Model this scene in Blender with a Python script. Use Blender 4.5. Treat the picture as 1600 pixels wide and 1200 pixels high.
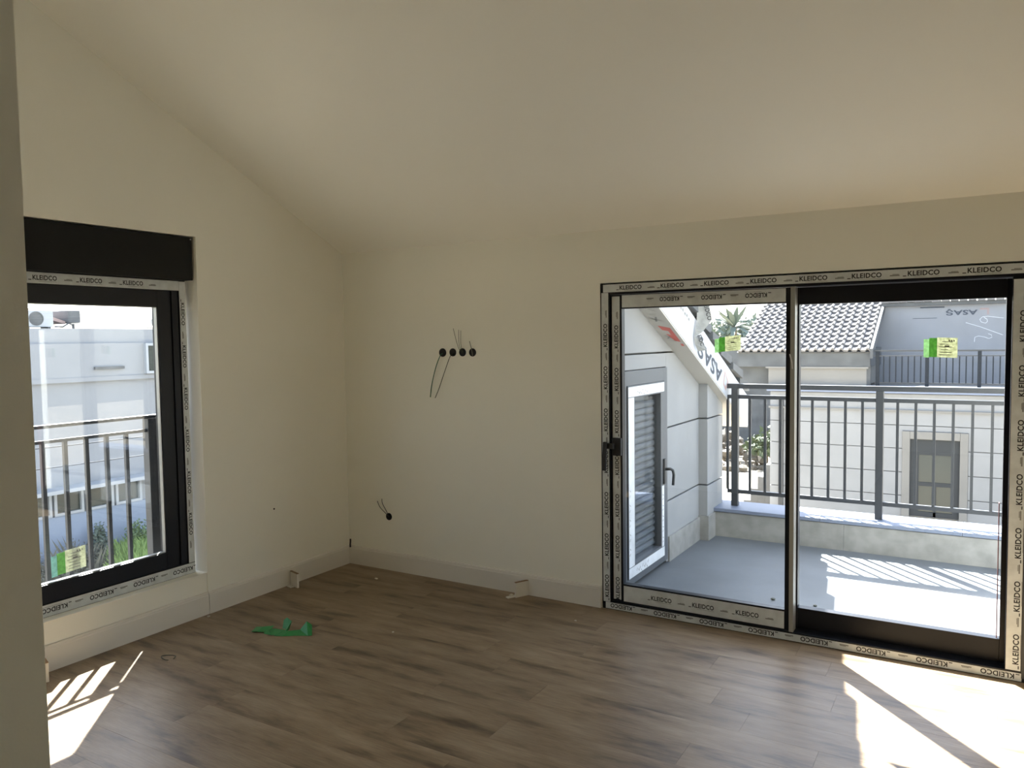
import bpy, bmesh, math, random
from mathutils import Vector, Matrix

for _o in list(bpy.data.objects):
    bpy.data.objects.remove(_o, do_unlink=True)
SC = bpy.context.scene
COL = SC.collection
random.seed(7)

# ------------------------------------------------------------------ camera
cam_d = bpy.data.cameras.new('camera')
cam_o = bpy.data.objects.new('camera', cam_d)
COL.objects.link(cam_o)
RT = ((0.85735751, 0.51453448, -0.01386947), (-0.01717, 0.05551982, 0.99830994), (-0.51443492, 0.85567039, -0.0564349))
m = Matrix.Identity(4)
for i in range(3):
    m[i][0] = RT[0][i]; m[i][1] = RT[1][i]; m[i][2] = -RT[2][i]
m[0][3], m[1][3], m[2][3] = 4.1647, -4.4570, 1.7
cam_o.matrix_world = m
cam_d.sensor_fit = 'HORIZONTAL'; cam_d.sensor_width = 36.0
cam_d.lens = 1223.147 / 1600 * 36.0
cam_d.clip_start = 0.02; cam_d.clip_end = 400
SC.camera = cam_o

# ------------------------------------------------------------------ sky, sun, exposure
SUN_TRAVEL = Vector((0.672, -0.74, -1 / 0.95)).normalized()
world = bpy.data.worlds.new('sky'); SC.world = world
world.use_nodes = True
wn = world.node_tree.nodes; wl = world.node_tree.links
for n in list(wn): wn.remove(n)
w_out = wn.new('ShaderNodeOutputWorld'); w_bg = wn.new('ShaderNodeBackground'); w_sky = wn.new('ShaderNodeTexSky')
w_sky.sky_type = 'NISHITA'; w_sky.sun_disc = False
w_sky.sun_elevation = math.radians(46.5); w_sky.sun_rotation = math.radians(-42)
w_sky.air_density = 1.0; w_sky.dust_density = 1.2; w_sky.ozone_density = 1.0
w_bg.inputs['Strength'].default_value = 0.13
w_hs = wn.new('ShaderNodeHueSaturation'); w_hs.inputs['Saturation'].default_value = 0.6
wl.new(w_sky.outputs[0], w_hs.inputs['Color']); wl.new(w_hs.outputs[0], w_bg.inputs[0]); wl.new(w_bg.outputs[0], w_out.inputs[0])
sun_d = bpy.data.lights.new('sun', 'SUN'); sun_d.energy = 9.5; sun_d.angle = math.radians(0.6); sun_d.color = (1.0, 0.965, 0.91)
sun_o = bpy.data.objects.new('sun', sun_d); COL.objects.link(sun_o)
sun_o.location = (-20, 22, 30)
sun_o.rotation_euler = SUN_TRAVEL.to_track_quat('-Z', 'Y').to_euler()
SC.view_settings.view_transform = 'Standard'
SC.view_settings.look = 'None'
SC.view_settings.gamma = 1.0
SC.view_settings.use_curve_mapping = False
SC.view_settings.exposure = 2.85
SC.cycles.max_bounces = 10; SC.cycles.diffuse_bounces = 7; SC.cycles.transparent_max_bounces = 16; SC.cycles.glossy_bounces = 4

# ------------------------------------------------------------------ materials
def lin(c):
    return tuple((v / 255 / 12.92 if v / 255 <= 0.04045 else ((v / 255 + 0.055) / 1.055) ** 2.4) for v in c)

MATS = {}
def mat(name, col, rough=0.6, metal=0.0, noise=0.0, nscale=8.0, bump=0.0, bscale=60.0, spec=0.5, stretch=(1, 1, 1), col2=None, rand=0.0):
    if name in MATS: return MATS[name]
    M = bpy.data.materials.new(name); M.use_nodes = True
    nt = M.node_tree; nd = nt.nodes; lk = nt.links
    b = nd['Principled BSDF']
    b.inputs['Roughness'].default_value = rough; b.inputs['Metallic'].default_value = metal
    b.inputs['Specular IOR Level'].default_value = spec
    b.inputs['Base Color'].default_value = (*col, 1)
    tc = nd.new('ShaderNodeTexCoord'); mp = nd.new('ShaderNodeMapping')
    mp.inputs['Scale'].default_value = stretch
    lk.new(tc.outputs['Object'], mp.inputs['Vector'])
    if noise > 0 or col2:
        nz = nd.new('ShaderNodeTexNoise'); nz.inputs['Scale'].default_value = nscale; nz.inputs['Detail'].default_value = 5
        lk.new(mp.outputs[0], nz.inputs['Vector'])
        mx = nd.new('ShaderNodeMix'); mx.data_type = 'RGBA'
        c2 = col2 if col2 else tuple(max(0, c * (1 - noise)) for c in col)
        c1 = col if col2 else tuple(min(1, c * (1 + noise * 0.6)) for c in col)
        mx.inputs[6].default_value = (*c1, 1); mx.inputs[7].default_value = (*c2, 1)
        rp = nd.new('ShaderNodeValToRGB'); rp.color_ramp.elements[0].position = 0.36; rp.color_ramp.elements[1].position = 0.66
        lk.new(nz.outputs['Fac'], rp.inputs[0]); lk.new(rp.outputs[0], mx.inputs[0])
        src = mx.outputs[2]
        if rand > 0:
            oi = nd.new('ShaderNodeObjectInfo'); hv = nd.new('ShaderNodeHueSaturation')
            mr = nd.new('ShaderNodeMapRange'); mr.inputs[3].default_value = 1 - rand; mr.inputs[4].default_value = 1 + rand
            lk.new(oi.outputs['Random'], mr.inputs[0]); lk.new(mr.outputs[0], hv.inputs['Value']); lk.new(src, hv.inputs['Color'])
            src = hv.outputs[0]
        lk.new(src, b.inputs['Base Color'])
    if bump > 0:
        n2 = nd.new('ShaderNodeTexNoise'); n2.inputs['Scale'].default_value = bscale; n2.inputs['Detail'].default_value = 4
        lk.new(mp.outputs[0], n2.inputs['Vector'])
        bp = nd.new('ShaderNodeBump'); bp.inputs['Strength'].default_value = bump; bp.inputs['Distance'].default_value = 0.01
        lk.new(n2.outputs['Fac'], bp.inputs['Height']); lk.new(bp.outputs[0], b.inputs['Normal'])
    MATS[name] = M
    return M

def glass_mat(name, tint, ior=1.45):
    M = bpy.data.materials.new(name); M.use_nodes = True
    nt = M.node_tree; nd = nt.nodes; lk = nt.links
    nd.remove(nd['Principled BSDF'])
    out = nd['Material Output']
    tr = nd.new('ShaderNodeBsdfTransparent'); tr.inputs[0].default_value = (*tint, 1)
    gl = nd.new('ShaderNodeBsdfGlossy'); gl.inputs['Roughness'].default_value = 0.0
    fr = nd.new('ShaderNodeFresnel'); ge = nd.new('ShaderNodeNewGeometry'); mr = nd.new('ShaderNodeMapRange')
    mr.inputs[3].default_value = ior; mr.inputs[4].default_value = 1 / ior      # same reflectance on both faces of the thin pane
    lk.new(ge.outputs['Backfacing'], mr.inputs[0]); lk.new(mr.outputs[0], fr.inputs['IOR'])
    mx = nd.new('ShaderNodeMixShader')
    lk.new(fr.outputs[0], mx.inputs[0]); lk.new(tr.outputs[0], mx.inputs[1]); lk.new(gl.outputs[0], mx.inputs[2])
    lk.new(mx.outputs[0], out.inputs['Surface'])
    MATS[name] = M
    return M

PAINT = mat('wall_paint', (0.86, 0.845, 0.76), 0.75, noise=0.015, nscale=1.5, bump=0.03, bscale=220, spec=0.25)
CEILP = mat('ceiling_paint', (0.90, 0.89, 0.825), 0.8, noise=0.01, nscale=1.2, bump=0.02, bscale=220, spec=0.2)
SKIRT = mat('skirting_paint', (0.72, 0.69, 0.63), 0.45)
SCREED = mat('screed', (0.12, 0.10, 0.08), 0.9)
ANTH = mat('anthracite', (0.005, 0.006, 0.010), 0.4, spec=0.3)
ANTH2 = mat('shutter_box_black', (0.0045, 0.0055, 0.005), 0.55, spec=0.25)
ALU = mat('bare_alu_edge', (0.30, 0.30, 0.28), 0.4, metal=0.3)
TAPE = mat('protective_tape', (0.60, 0.63, 0.63), 0.35, noise=0.12, nscale=14)
TAPEW = mat('protective_tape_white', (0.70, 0.72, 0.74), 0.4, noise=0.1, nscale=10)
INK = mat('ink_black', (0.012, 0.012, 0.014), 0.6)
INKG = mat('ink_grey', (0.20, 0.20, 0.19), 0.6)
INKN = mat('ink_navy', (0.02, 0.03, 0.05), 0.6)
GLASS = glass_mat('window_glass', (0.93, 0.95, 0.96))
RAIL = mat('railing_paint', (0.034, 0.037, 0.041), 0.45)
RAILD = mat('far_railing_paint', (0.016, 0.020, 0.026), 0.6, spec=0.2)
WINF = mat('far_window_frame', (0.045, 0.048, 0.050), 0.7, spec=0.2)
NBST = mat('neighbour_stucco', (0.25, 0.253, 0.255), 0.85, noise=0.06, nscale=2)
FILMG = mat('loose_film_grey', (0.23, 0.235, 0.225), 0.5, noise=0.2, nscale=20)
STEPG = mat('step_concrete', (0.13, 0.13, 0.128), 0.85, noise=0.1)
STUCCO = mat('outside_stucco', (0.275, 0.28, 0.285), 0.85, noise=0.06, nscale=3, bump=0.1, bscale=150)
STUCCOW = mat('white_building_stucco', (0.225, 0.236, 0.25), 0.85, noise=0.05, nscale=1.0)
CONC = mat('terrace_concrete', (0.138, 0.152, 0.161), 0.6, noise=0.12, nscale=2.2, bump=0.05, bscale=40)
TILEG = mat('skirting_tile_grey', (0.27, 0.265, 0.25), 0.6, noise=0.18, nscale=9)
MARBLE = mat('coping_marble_sky_tint', (0.17, 0.20, 0.27), 0.6)  # white stone; the blue of the reflected sky is put into its base colour
MEMB = mat('membrane', (0.19, 0.20, 0.22), 0.55, noise=0.08, nscale=2)
MEMBW = mat('membrane_white', (0.46, 0.48, 0.52), 0.55, noise=0.08, nscale=5)
SOFF = mat('soffit_board', (0.46, 0.44, 0.40), 0.8)
RED = mat('logo_red', (0.55, 0.12, 0.10), 0.6)
ROOFT = mat('roof_tile', (0.15, 0.145, 0.145), 0.55, noise=0.12, nscale=20, rand=0.1)
GREYB = mat('grey_fascia', (0.095, 0.10, 0.104), 0.8, noise=0.25, nscale=2.5)
CREAM = mat('cream_wall', (0.20, 0.193, 0.178), 0.85, noise=0.06, nscale=1.5)
SAND = mat('sandy_ground', (0.34, 0.295, 0.225), 0.95, col2=(0.22, 0.195, 0.155), noise=0.3, nscale=0.7, bump=0.3, bscale=12)
WIREB = mat('wire_black', (0.012, 0.012, 0.012), 0.5)
WIREG = mat('wire_green', (0.01, 0.10, 0.045), 0.5)
WIREO = mat('wire_olive', (0.055, 0.06, 0.035), 0.5)
BOXB = mat('box_black', (0.008, 0.008, 0.008), 0.7)
GREENT = mat('green_tape', (0.015, 0.22, 0.05), 0.45)
MDF = mat('offcut_core', (0.28, 0.19, 0.11), 0.85)
def paper_mat(name, col, col2=None):
    M = mat(name, col, 0.7, col2=col2, noise=0.2, nscale=70)
    nt = M.node_tree; nd = nt.nodes; lk = nt.links; b = nd['Principled BSDF']
    tl = nd.new('ShaderNodeBsdfTranslucent'); mx = nd.new('ShaderNodeMixShader'); mx.inputs[0].default_value = 0.45
    if b.inputs['Base Color'].links: lk.new(b.inputs['Base Color'].links[0].from_socket, tl.inputs[0])
    else: tl.inputs[0].default_value = (*col, 1)
    lk.new(b.outputs[0], mx.inputs[1]); lk.new(tl.outputs[0], mx.inputs[2]); lk.new(mx.outputs[0], nd['Material Output'].inputs['Surface'])
    return M
PAPER = paper_mat('label_paper', (0.60, 0.62, 0.48), (0.42, 0.44, 0.31))
LBLG = paper_mat('label_green', (0.16, 0.34, 0.11))
LBLL = paper_mat('label_lightgreen', (0.38, 0.55, 0.34))
LBLT = paper_mat('label_teal', (0.32, 0.60, 0.52))
LEAF = mat('leaf_green', (0.075, 0.10, 0.048), 0.7, rand=0.1, noise=0.2)
LEAFD = mat('leaf_dull', (0.10, 0.13, 0.105), 0.7)
GRASSM = mat('grass_green', (0.25, 0.35, 0.11), 0.8)
WEEDM = mat('weed_dry', (0.13, 0.128, 0.10), 0.9)
BARK = mat('bark', (0.12, 0.09, 0.06), 0.9)
STONE = mat('rubble_stone', (0.12, 0.105, 0.085), 0.9, noise=0.25, nscale=1.5)
DARKG = mat('dark_glass', (0.035, 0.042, 0.036), 0.2)
WHITEP = mat('white_plastic', (0.30, 0.32, 0.34), 0.4)
CHALK = mat('chalk', (0.55, 0.57, 0.60), 0.9)
TERRA = mat('brown_panel', (0.26, 0.19, 0.17), 0.6)
SHUT = mat('shutter_slat', (0.13, 0.14, 0.155), 0.5)
FRG = mat('shutter_frame_grey', (0.085, 0.095, 0.108), 0.45)
CRUMB = mat('plaster_crumb', (0.62, 0.58, 0.50), 0.9)

def wood_mat():
    M = bpy.data.materials.new('laminate'); M.use_nodes = True
    nt = M.node_tree; nd = nt.nodes; lk = nt.links; b = nd['Principled BSDF']
    tc = nd.new('ShaderNodeTexCoord'); oi = nd.new('ShaderNodeObjectInfo')
    ad = nd.new('ShaderNodeVectorMath'); ad.operation = 'ADD'
    sc = nd.new('ShaderNodeVectorMath'); sc.operation = 'SCALE'; sc.inputs['Scale'].default_value = 30
    cb = nd.new('ShaderNodeCombineXYZ')
    lk.new(oi.outputs['Random'], cb.inputs[0]); lk.new(oi.outputs['Random'], cb.inputs[1]); lk.new(cb.outputs[0], sc.inputs[0])
    lk.new(tc.outputs['Object'], ad.inputs[0]); lk.new(sc.outputs[0], ad.inputs[1])
    def noise(scale, stretch, det=5, rough=0.55):
        mp = nd.new('ShaderNodeMapping'); mp.inputs['Scale'].default_value = stretch
        lk.new(ad.outputs[0], mp.inputs['Vector'])
        n = nd.new('ShaderNodeTexNoise'); n.inputs['Scale'].default_value = scale; n.inputs['Detail'].default_value = det; n.inputs['Roughness'].default_value = rough
        lk.new(mp.outputs[0], n.inputs['Vector']); return n.outputs['Fac']
    def ramp(f, stops):
        r = nd.new('ShaderNodeValToRGB'); e = r.color_ramp.elements
        e[0].position, e[0].color = stops[0][0], (*stops[0][1], 1); e[1].position, e[1].color = stops[-1][0], (*stops[-1][1], 1)
        for p, c in stops[1:-1]:
            x = e.new(p); x.color = (*c, 1)
        lk.new(f, r.inputs[0]); return r.outputs[0]
    big = ramp(noise(2.6, (0.9, 4.0, 1)), [(0.30, (0.098, 0.064, 0.036)), (0.46, (0.235, 0.167, 0.098)), (0.72, (0.335, 0.255, 0.167))])
    fine = ramp(noise(14, (0.8, 12, 1), 6, 0.65), [(0.3, (0.74, 0.73, 0.72)), (0.7, (1.12, 1.11, 1.10))])
    mx = nd.new('ShaderNodeMix'); mx.data_type = 'RGBA'; mx.blend_type = 'MULTIPLY'; mx.inputs[0].default_value = 1
    lk.new(big, mx.inputs[6]); lk.new(fine, mx.inputs[7])
    hv = nd.new('ShaderNodeHueSaturation'); mr = nd.new('ShaderNodeMapRange'); mr.inputs[3].default_value = 0.93; mr.inputs[4].default_value = 1.06
    lk.new(oi.outputs['Random'], mr.inputs[0]); lk.new(mr.outputs[0], hv.inputs['Value']); lk.new(mx.outputs[2], hv.inputs['Color'])
    lk.new(hv.outputs[0], b.inputs['Base Color'])
    b.inputs['Roughness'].default_value = 0.40; b.inputs['Specular IOR Level'].default_value = 0.36
    bp = nd.new('ShaderNodeBump'); bp.inputs['Strength'].default_value = 0.06; bp.inputs['Distance'].default_value = 0.004
    lk.new(noise(30, (0.5, 10, 1)), bp.inputs['Height']); lk.new(bp.outputs[0], b.inputs['Normal'])
    return M
WOOD = wood_mat()

# ------------------------------------------------------------------ mesh helpers
class MB:
    """collects shapes in world coordinates; build() links them as ONE mesh object"""
    def __init__(s): s.v = []; s.f = []
    def add(s, vs, fs):
        k = len(s.v); s.v += [Vector(p) for p in vs]; s.f += [[i + k for i in f] for f in fs]; return s
    def box(s, a, b):
        x0, y0, z0 = (min(a[i], b[i]) for i in range(3)); x1, y1, z1 = (max(a[i], b[i]) for i in range(3))
        return s.add([(x0, y0, z0), (x1, y0, z0), (x1, y1, z0), (x0, y1, z0), (x0, y0, z1), (x1, y0, z1), (x1, y1, z1), (x0, y1, z1)],
                     [(0, 3, 2, 1), (4, 5, 6, 7), (0, 1, 5, 4), (1, 2, 6, 5), (2, 3, 7, 6), (3, 0, 4, 7)])
    def prism(s, poly, axis, a, b):
        """polygon in the two other axes (in xyz order), extruded along axis from a to b"""
        n = len(poly); vs = []
        for w in (a, b):
            for (p, q) in poly:
                vs.append({'x': (w, p, q), 'y': (p, w, q), 'z': (p, q, w)}[axis])
        fs = [tuple(range(n - 1, -1, -1)), tuple(range(n, 2 * n))]
        for i in range(n):
            j = (i + 1) % n; fs.append((i, j, n + j, n + i))
        return s.add(vs, fs)
    def bar(s, p, q, w, h, up=(0, 0, 1)):
        """box bar from p to q, w across and h along up"""
        p = Vector(p); q = Vector(q); d = (q - p).normalized(); u = Vector(up)
        r = d.cross(u).normalized(); u = r.cross(d).normalized()
        vs = []
        for c in (p, q):
            for (a, b) in ((-1, -1), (1, -1), (1, 1), (-1, 1)):
                vs.append(c + r * (a * w / 2) + u * (b * h / 2))
        return s.add(vs, [(3, 2, 1, 0), (4, 5, 6, 7), (0, 1, 5, 4), (1, 2, 6, 5), (2, 3, 7, 6), (3, 0, 4, 7)])
    def tube(s, pts, r, n=8, r2=None):
        pts = [Vector(p) for p in pts]; k = len(pts); vs = []; ref = Vector((0.31, 0.17, 0.93)).normalized()
        for i, p in enumerate(pts):
            d = (pts[min(i + 1, k - 1)] - pts[max(i - 1, 0)]).normalized()
            a = d.cross(ref)
            if a.length < 1e-3: a = d.cross(Vector((1, 0, 0)))
            a.normalize(); b = d.cross(a)
            rr = r if r2 is None else r + (r2 - r) * i / (k - 1)
            for j in range(n):
                t = 2 * math.pi * j / n; vs.append(p + a * (math.cos(t) * rr) + b * (math.sin(t) * rr))
        fs = [tuple(range(n - 1, -1, -1)), tuple(range((k - 1) * n, k * n))]
        for i in range(k - 1):
            for j in range(n):
                fs.append((i * n + j, i * n + (j + 1) % n, (i + 1) * n + (j + 1) % n, (i + 1) * n + j))
        return s.add(vs, fs)
    def ribbon(s, rows, thick=0.0006):
        """rows of (left, right) points -> thin two-sided solid strip"""
        k = len(s.v); n = len(rows)
        nrm = []
        for i in range(n):
            a = Vector(rows[i][0]); b = Vector(rows[i][1]); c = Vector(rows[min(i + 1, n - 1)][0]); d = Vector(rows[max(i - 1, 0)][0])
            v = (b - a).cross(c - d)
            nrm.append(v.normalized() if v.length > 1e-9 else Vector((0, 0, 1)))
        vs = []
        for sg in (1, -1):
            for i, (a, b) in enumerate(rows):
                vs.append(Vector(a) + nrm[i] * thick * sg / 2); vs.append(Vector(b) + nrm[i] * thick * sg / 2)
        fs = []
        for i in range(n - 1):
            fs.append((2 * i, 2 * i + 1, 2 * i + 3, 2 * i + 2))
            o = 2 * n; fs.append((o + 2 * i, o + 2 * i + 2, o + 2 * i + 3, o + 2 * i + 1))
            fs.append((2 * i, 2 * i + 2, o + 2 * i + 2, o + 2 * i)); fs.append((2 * i + 1, o + 2 * i + 1, o + 2 * i + 3, 2 * i + 3))
        fs.append((0, 2 * n, 2 * n + 1, 1)); e = 2 * n - 2; fs.append((e, e + 1, 2 * n + e + 1, 2 * n + e))
        return s.add(vs, fs)
    def disc(s, c, n, r, depth, seg=20, inner=0.0):
        """round plug (or ring when inner>0) centred at c, axis n, reaching depth along n"""
        c = Vector(c); n = Vector(n).normalized(); a = n.orthogonal().normalized(); b = n.cross(a); vs = []
        rings = [(r, 0), (r, depth)] + ([(inner, depth), (inner, 0)] if inner > 0 else [])
        for (rr, dd) in rings:
            for j in range(seg):
                t = 2 * math.pi * j / seg; vs.append(c + n * dd + (a * math.cos(t) + b * math.sin(t)) * rr)
        fs = []; m_ = len(rings)
        for i in range(m_ if inner > 0 else 1):
            for j in range(seg):
                i2 = (i + 1) % m_; fs.append((i * seg + j, i * seg + (j + 1) % seg, i2 * seg + (j + 1) % seg, i2 * seg + j))
        if inner <= 0: fs += [tuple(range(seg - 1, -1, -1)), tuple(range(seg, 2 * seg))]
        return s.add(vs, fs)
    def mesh(s, name, off=(0, 0, 0)):
        off = Vector(off); me = bpy.data.meshes.new(name)
        me.from_pydata([tuple(p - off) for p in s.v], [], s.f); me.validate()
        bm = bmesh.new(); bm.from_mesh(me); bmesh.ops.recalc_face_normals(bm, faces=bm.faces); bm.to_mesh(me); bm.free()
        me.update(); return me
    def build(s, name, material, parent=None, loc=None, bevel=0, smooth=False, label=None):
        base = Vector(ORIGIN[parent.name]) if parent is not None else Vector(loc if loc is not None else (0, 0, 0))
        me = s.mesh(name, base); me.materials.append(material)
        o = bpy.data.objects.new(name, me); COL.objects.link(o)
        if parent is not None: o.parent = parent
        else: o.location = base
        ORIGIN[o.name] = tuple(base)
        if bevel > 0:
            md = o.modifiers.new('bevel', 'BEVEL'); md.width = bevel; md.segments = 2; md.limit_method = 'ANGLE'
        if smooth:
            for p in me.polygons: p.use_smooth = True
        if label: o['label'] = label
        return o

ORIGIN = {}
def tag(o, label, cat=None, group=None, kind=None):
    o['label'] = label
    if cat: o['category'] = cat
    if group: o['group'] = group
    if kind: o['kind'] = kind
    return o
def empty(name, loc):
    o = bpy.data.objects.new(name, None); COL.objects.link(o); o.location = loc; o.empty_display_size = 0.1
    ORIGIN[o.name] = tuple(loc); return o
def struct(o, label): o['kind'] = 'structure'; o['label'] = label; return o

# text as flat print
_WORDS = {}
def word(text):
    """outline of a word, normalised to 0..1 in both directions: (verts, faces)"""
    if text in _WORDS: return _WORDS[text]
    cu = bpy.data.curves.new('word', 'FONT'); cu.body = text; cu.size = 1; cu.offset = 0.03; cu.resolution_u = 3; cu.space_character = 1.06
    ob = bpy.data.objects.new('word', cu); COL.objects.link(ob)
    dg = bpy.context.evaluated_depsgraph_get(); ev = ob.evaluated_get(dg); me = ev.to_mesh()
    vs = [(v.co.x, v.co.y) for v in me.vertices]; fs = [tuple(p.vertices) for p in me.polygons]
    ev.to_mesh_clear(); bpy.data.objects.remove(ob, do_unlink=True); bpy.data.curves.remove(cu)
    x0 = min(v[0] for v in vs); x1 = max(v[0] for v in vs); y0 = min(v[1] for v in vs); y1 = max(v[1] for v in vs)
    vs = [((x - x0) / (x1 - x0), (y - y0) / (y1 - y0)) for x, y in vs]
    _WORDS[text] = (vs, fs); return _WORDS[text]
def put_word(mb, text, o, u, v, n, w, h, lift=0.0004):
    """lay the word with its lower left corner at o, baseline along u, up along v, lifted along the normal n"""
    vs, fs = word(text); o = Vector(o); u = Vector(u).normalized(); v = Vector(v).normalized(); n = Vector(n).normalized()
    mb.add([o + u * (a * w) + v * (b * h) + n * lift for a, b in vs], fs)
def put_rect(mb, o, u, v, n, w, h, lift=0.0004):
    o = Vector(o); u = Vector(u).normalized(); v = Vector(v).normalized(); n = Vector(n).normalized()
    q = [o + n * lift, o + u * w + n * lift, o + u * w + v * h + n * lift, o + v * h + n * lift]
    mb.add(q, [(0, 1, 2, 3)])

def tape_strip(parent, o, u, v, n, length, width, start=0.05, pitch=0.262, wlen=0.142, wh=0.026, text='KLEIDCO', base=0.4):
    """printed protective film on a frame face: the film is a part, its print a sub-part"""
    o = Vector(o); u = Vector(u).normalized(); v = Vector(v).normalized(); n = Vector(n).normalized()
    mb = MB(); p = [o, o + u * length, o + u * length + v * width, o + v * width]
    mb.add(p + [q + n * 0.0007 for q in p], [(0, 3, 2, 1), (4, 5, 6, 7), (0, 1, 5, 4), (1, 2, 6, 5), (2, 3, 7, 6), (3, 0, 4, 7)])
    t = mb.build('protective_tape', TAPE, parent)
    a = MB(); g = MB(); x = start
    while x + wlen < length:
        b = (width - wh) * base
        put_word(a, text, o + u * x + v * b, u, v, n, wlen, wh, 0.0011)
        put_rect(a, o + u * (x - 0.022) + v * (b - 0.001), u, v, n, 0.016, 0.0045, 0.0011)
        put_rect(g, o + u * (x + 0.03) + v * max(b - 0.007, 0.001), u, v, n, wlen - 0.03, 0.0018, 0.0011)
        if x + wlen + 0.085 < length:
            put_rect(g, o + u * (x + wlen + 0.038) + v * (b + 0.003), u, v, n, 0.045, 0.006, 0.0011)
            put_rect(g, o + u * (x + wlen + 0.050) + v * (b + 0.010), u, v, n, 0.030, 0.003, 0.0011)
        x += pitch
    if a.v: a.build('lettering', INK, t); g.build('small_print', INKG, t)
    return t

X, Y, Z = Vector((1, 0, 0)), Vector((0, 1, 0)), Vector((0, 0, 1))
CS = 0.487                                   # ceiling slope
def ceil_z(y): return 2.365 - CS * y

# ------------------------------------------------------------------ room shell
XR = 4.95; YB = -8.0; RIDGE = -4.9
def zr(y): return ceil_z(y) if y >= RIDGE else ceil_z(RIDGE) - CS * (RIDGE - y)
# floor: screed + laminate planks
fl = struct(MB().box((-0.05, YB, -0.10), (XR, 0.0, -0.012)).build('floor', SCREED), 'brown laminate plank floor')
PW, PL = 0.192, 1.26
row = 0; y = 0.0
while y > -5.4:
    x = -random.uniform(0.1, PL - 0.1)
    while x < XR:
        a, b = max(x, 0.0), min(x + PL, XR)
        if b - a > 0.03:
            me = MB().box((a + 0.0004, y - PW + 0.0004, -0.012), (b - 0.0004, y - 0.0004, 0.0)).mesh('plank'); me.materials.append(WOOD)
            o = bpy.data.objects.new('plank', me); COL.objects.link(o); o.parent = fl
        x += PL
    y -= PW; row += 1
MB().box((0, YB, -0.012), (XR, y, 0.0)).build('plank_field', WOOD, fl)
# ceiling
def slab(mb, x0, x1, y0, y1, th):
    ys = [y0] + ([RIDGE] if y0 < RIDGE < y1 else []) + [y1]
    lo = [(yy, zr(yy)) for yy in ys]; hi = [(yy, zr(yy) + th) for yy in reversed(ys)]
    return mb.prism(lo + hi, 'x', x0, x1)
struct(slab(MB(), -0.28, XR + 0.25, YB - 0.25, 0.30, 0.22).build('ceiling', CEILP), 'sloping warm white ceiling')
# left wall with the window opening
WY0, WY1, WZ0, WZ1 = -2.62, -1.287, 0.262, 2.36
wl_ = MB()
def wall_y(mb, y0, y1, z0, z1=None, x0=-0.25, x1=0.0):
    if z1 is None:
        ys = [y0] + ([RIDGE] if y0 < RIDGE < y1 else []) + [y1]
        mb.prism([(y0, z0), (y1, z0)] + [(yy, zr(yy) + 0.03) for yy in reversed(ys)], 'x', x0, x1)
    else: mb.box((x0, y0, z0), (x1, y1, z1))
wall_y(wl_, YB, WY0, -0.1); wall_y(wl_, WY1, 0.25, -0.1); wall_y(wl_, WY0, WY1, -0.1, WZ0, -0.25, -0.006); wall_y(wl_, WY0, WY1, WZ1)
struct(wl_.build('wall_left', PAINT), 'warm cream painted gable wall with tall window')
# back wall with the door opening
DX0, DX1, DZ1 = 2.132, 4.385, 2.040
wb_ = MB()
wb_.prism([(0, -0.1), (0.25, -0.1), (0.25, zr(0.25) + 0.03), (0, zr(0) + 0.03)], 'x', 0.0, DX0)
wb_.prism([(0, -0.1), (0.25, -0.1), (0.25, zr(0.25) + 0.03), (0, zr(0) + 0.03)], 'x', DX1, XR + 0.25)
wb_.prism([(0, DZ1), (0.25, DZ1), (0.25, zr(0.25) + 0.03), (0, zr(0) + 0.03)], 'x', DX0, DX1)
struct(wb_.build('wall_back', PAINT), 'cream painted back wall with sliding door opening')
wr_ = MB(); wall_y(wr_, YB, 0.0, -0.1, None, XR, XR + 0.25)
struct(wr_.build('wall_right', PAINT), 'cream painted side wall out of view')
# passage wall whose edge stands at the picture's left side
wp_ = MB(); wall_y(wp_, YB, -3.921, -0.1, None, 2.98, 3.132)
wp_.box((0.0, -4.07, -0.1), (2.98, -3.921, zr(-3.93) - 0.02))
struct(wp_.build('wall_passage', PAINT), 'plain cream wall edge close to the viewer')
# rear wall
wq_ = MB().box((0, YB - 0.25, -0.1), (XR, YB, 3.2))
struct(wq_.build('wall_rear', PAINT), 'plain cream rear wall out of view')

# skirting boards
def skirt_profile(): return [(0, 0), (0.016, 0), (0.016, 0.118), (0.013, 0.124), (0.013, 0.130), (0.008, 0.137), (0, 0.139)]
def skirt_x(mb, x0, x1, y):   # on a wall facing -y
    mb.prism([(y - a, z) for a, z in skirt_profile()], 'x', x0, x1)
def skirt_y(mb, y0, y1, x):   # on a wall facing +x
    mb.prism([(x + a, z) for a, z in skirt_profile()], 'y', y0, y1)
b1 = MB(); skirt_y(b1, WY1 - 0.004, -0.0165, 0.0)
struct(b1.build('baseboard_left', SKIRT), 'off-white skirting board along the gable wall')
b2 = MB(); skirt_y(b2, -3.915, WY1 - 0.0055, -0.003)
struct(b2.build('baseboard_window', SKIRT), 'off-white skirting board beneath the tall window')
b3 = MB(); skirt_x(b3, 0.0, DX0 - 0.006, 0.0)
struct(b3.build('baseboard_back', SKIRT), 'off-white skirting board along the back wall')

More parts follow.
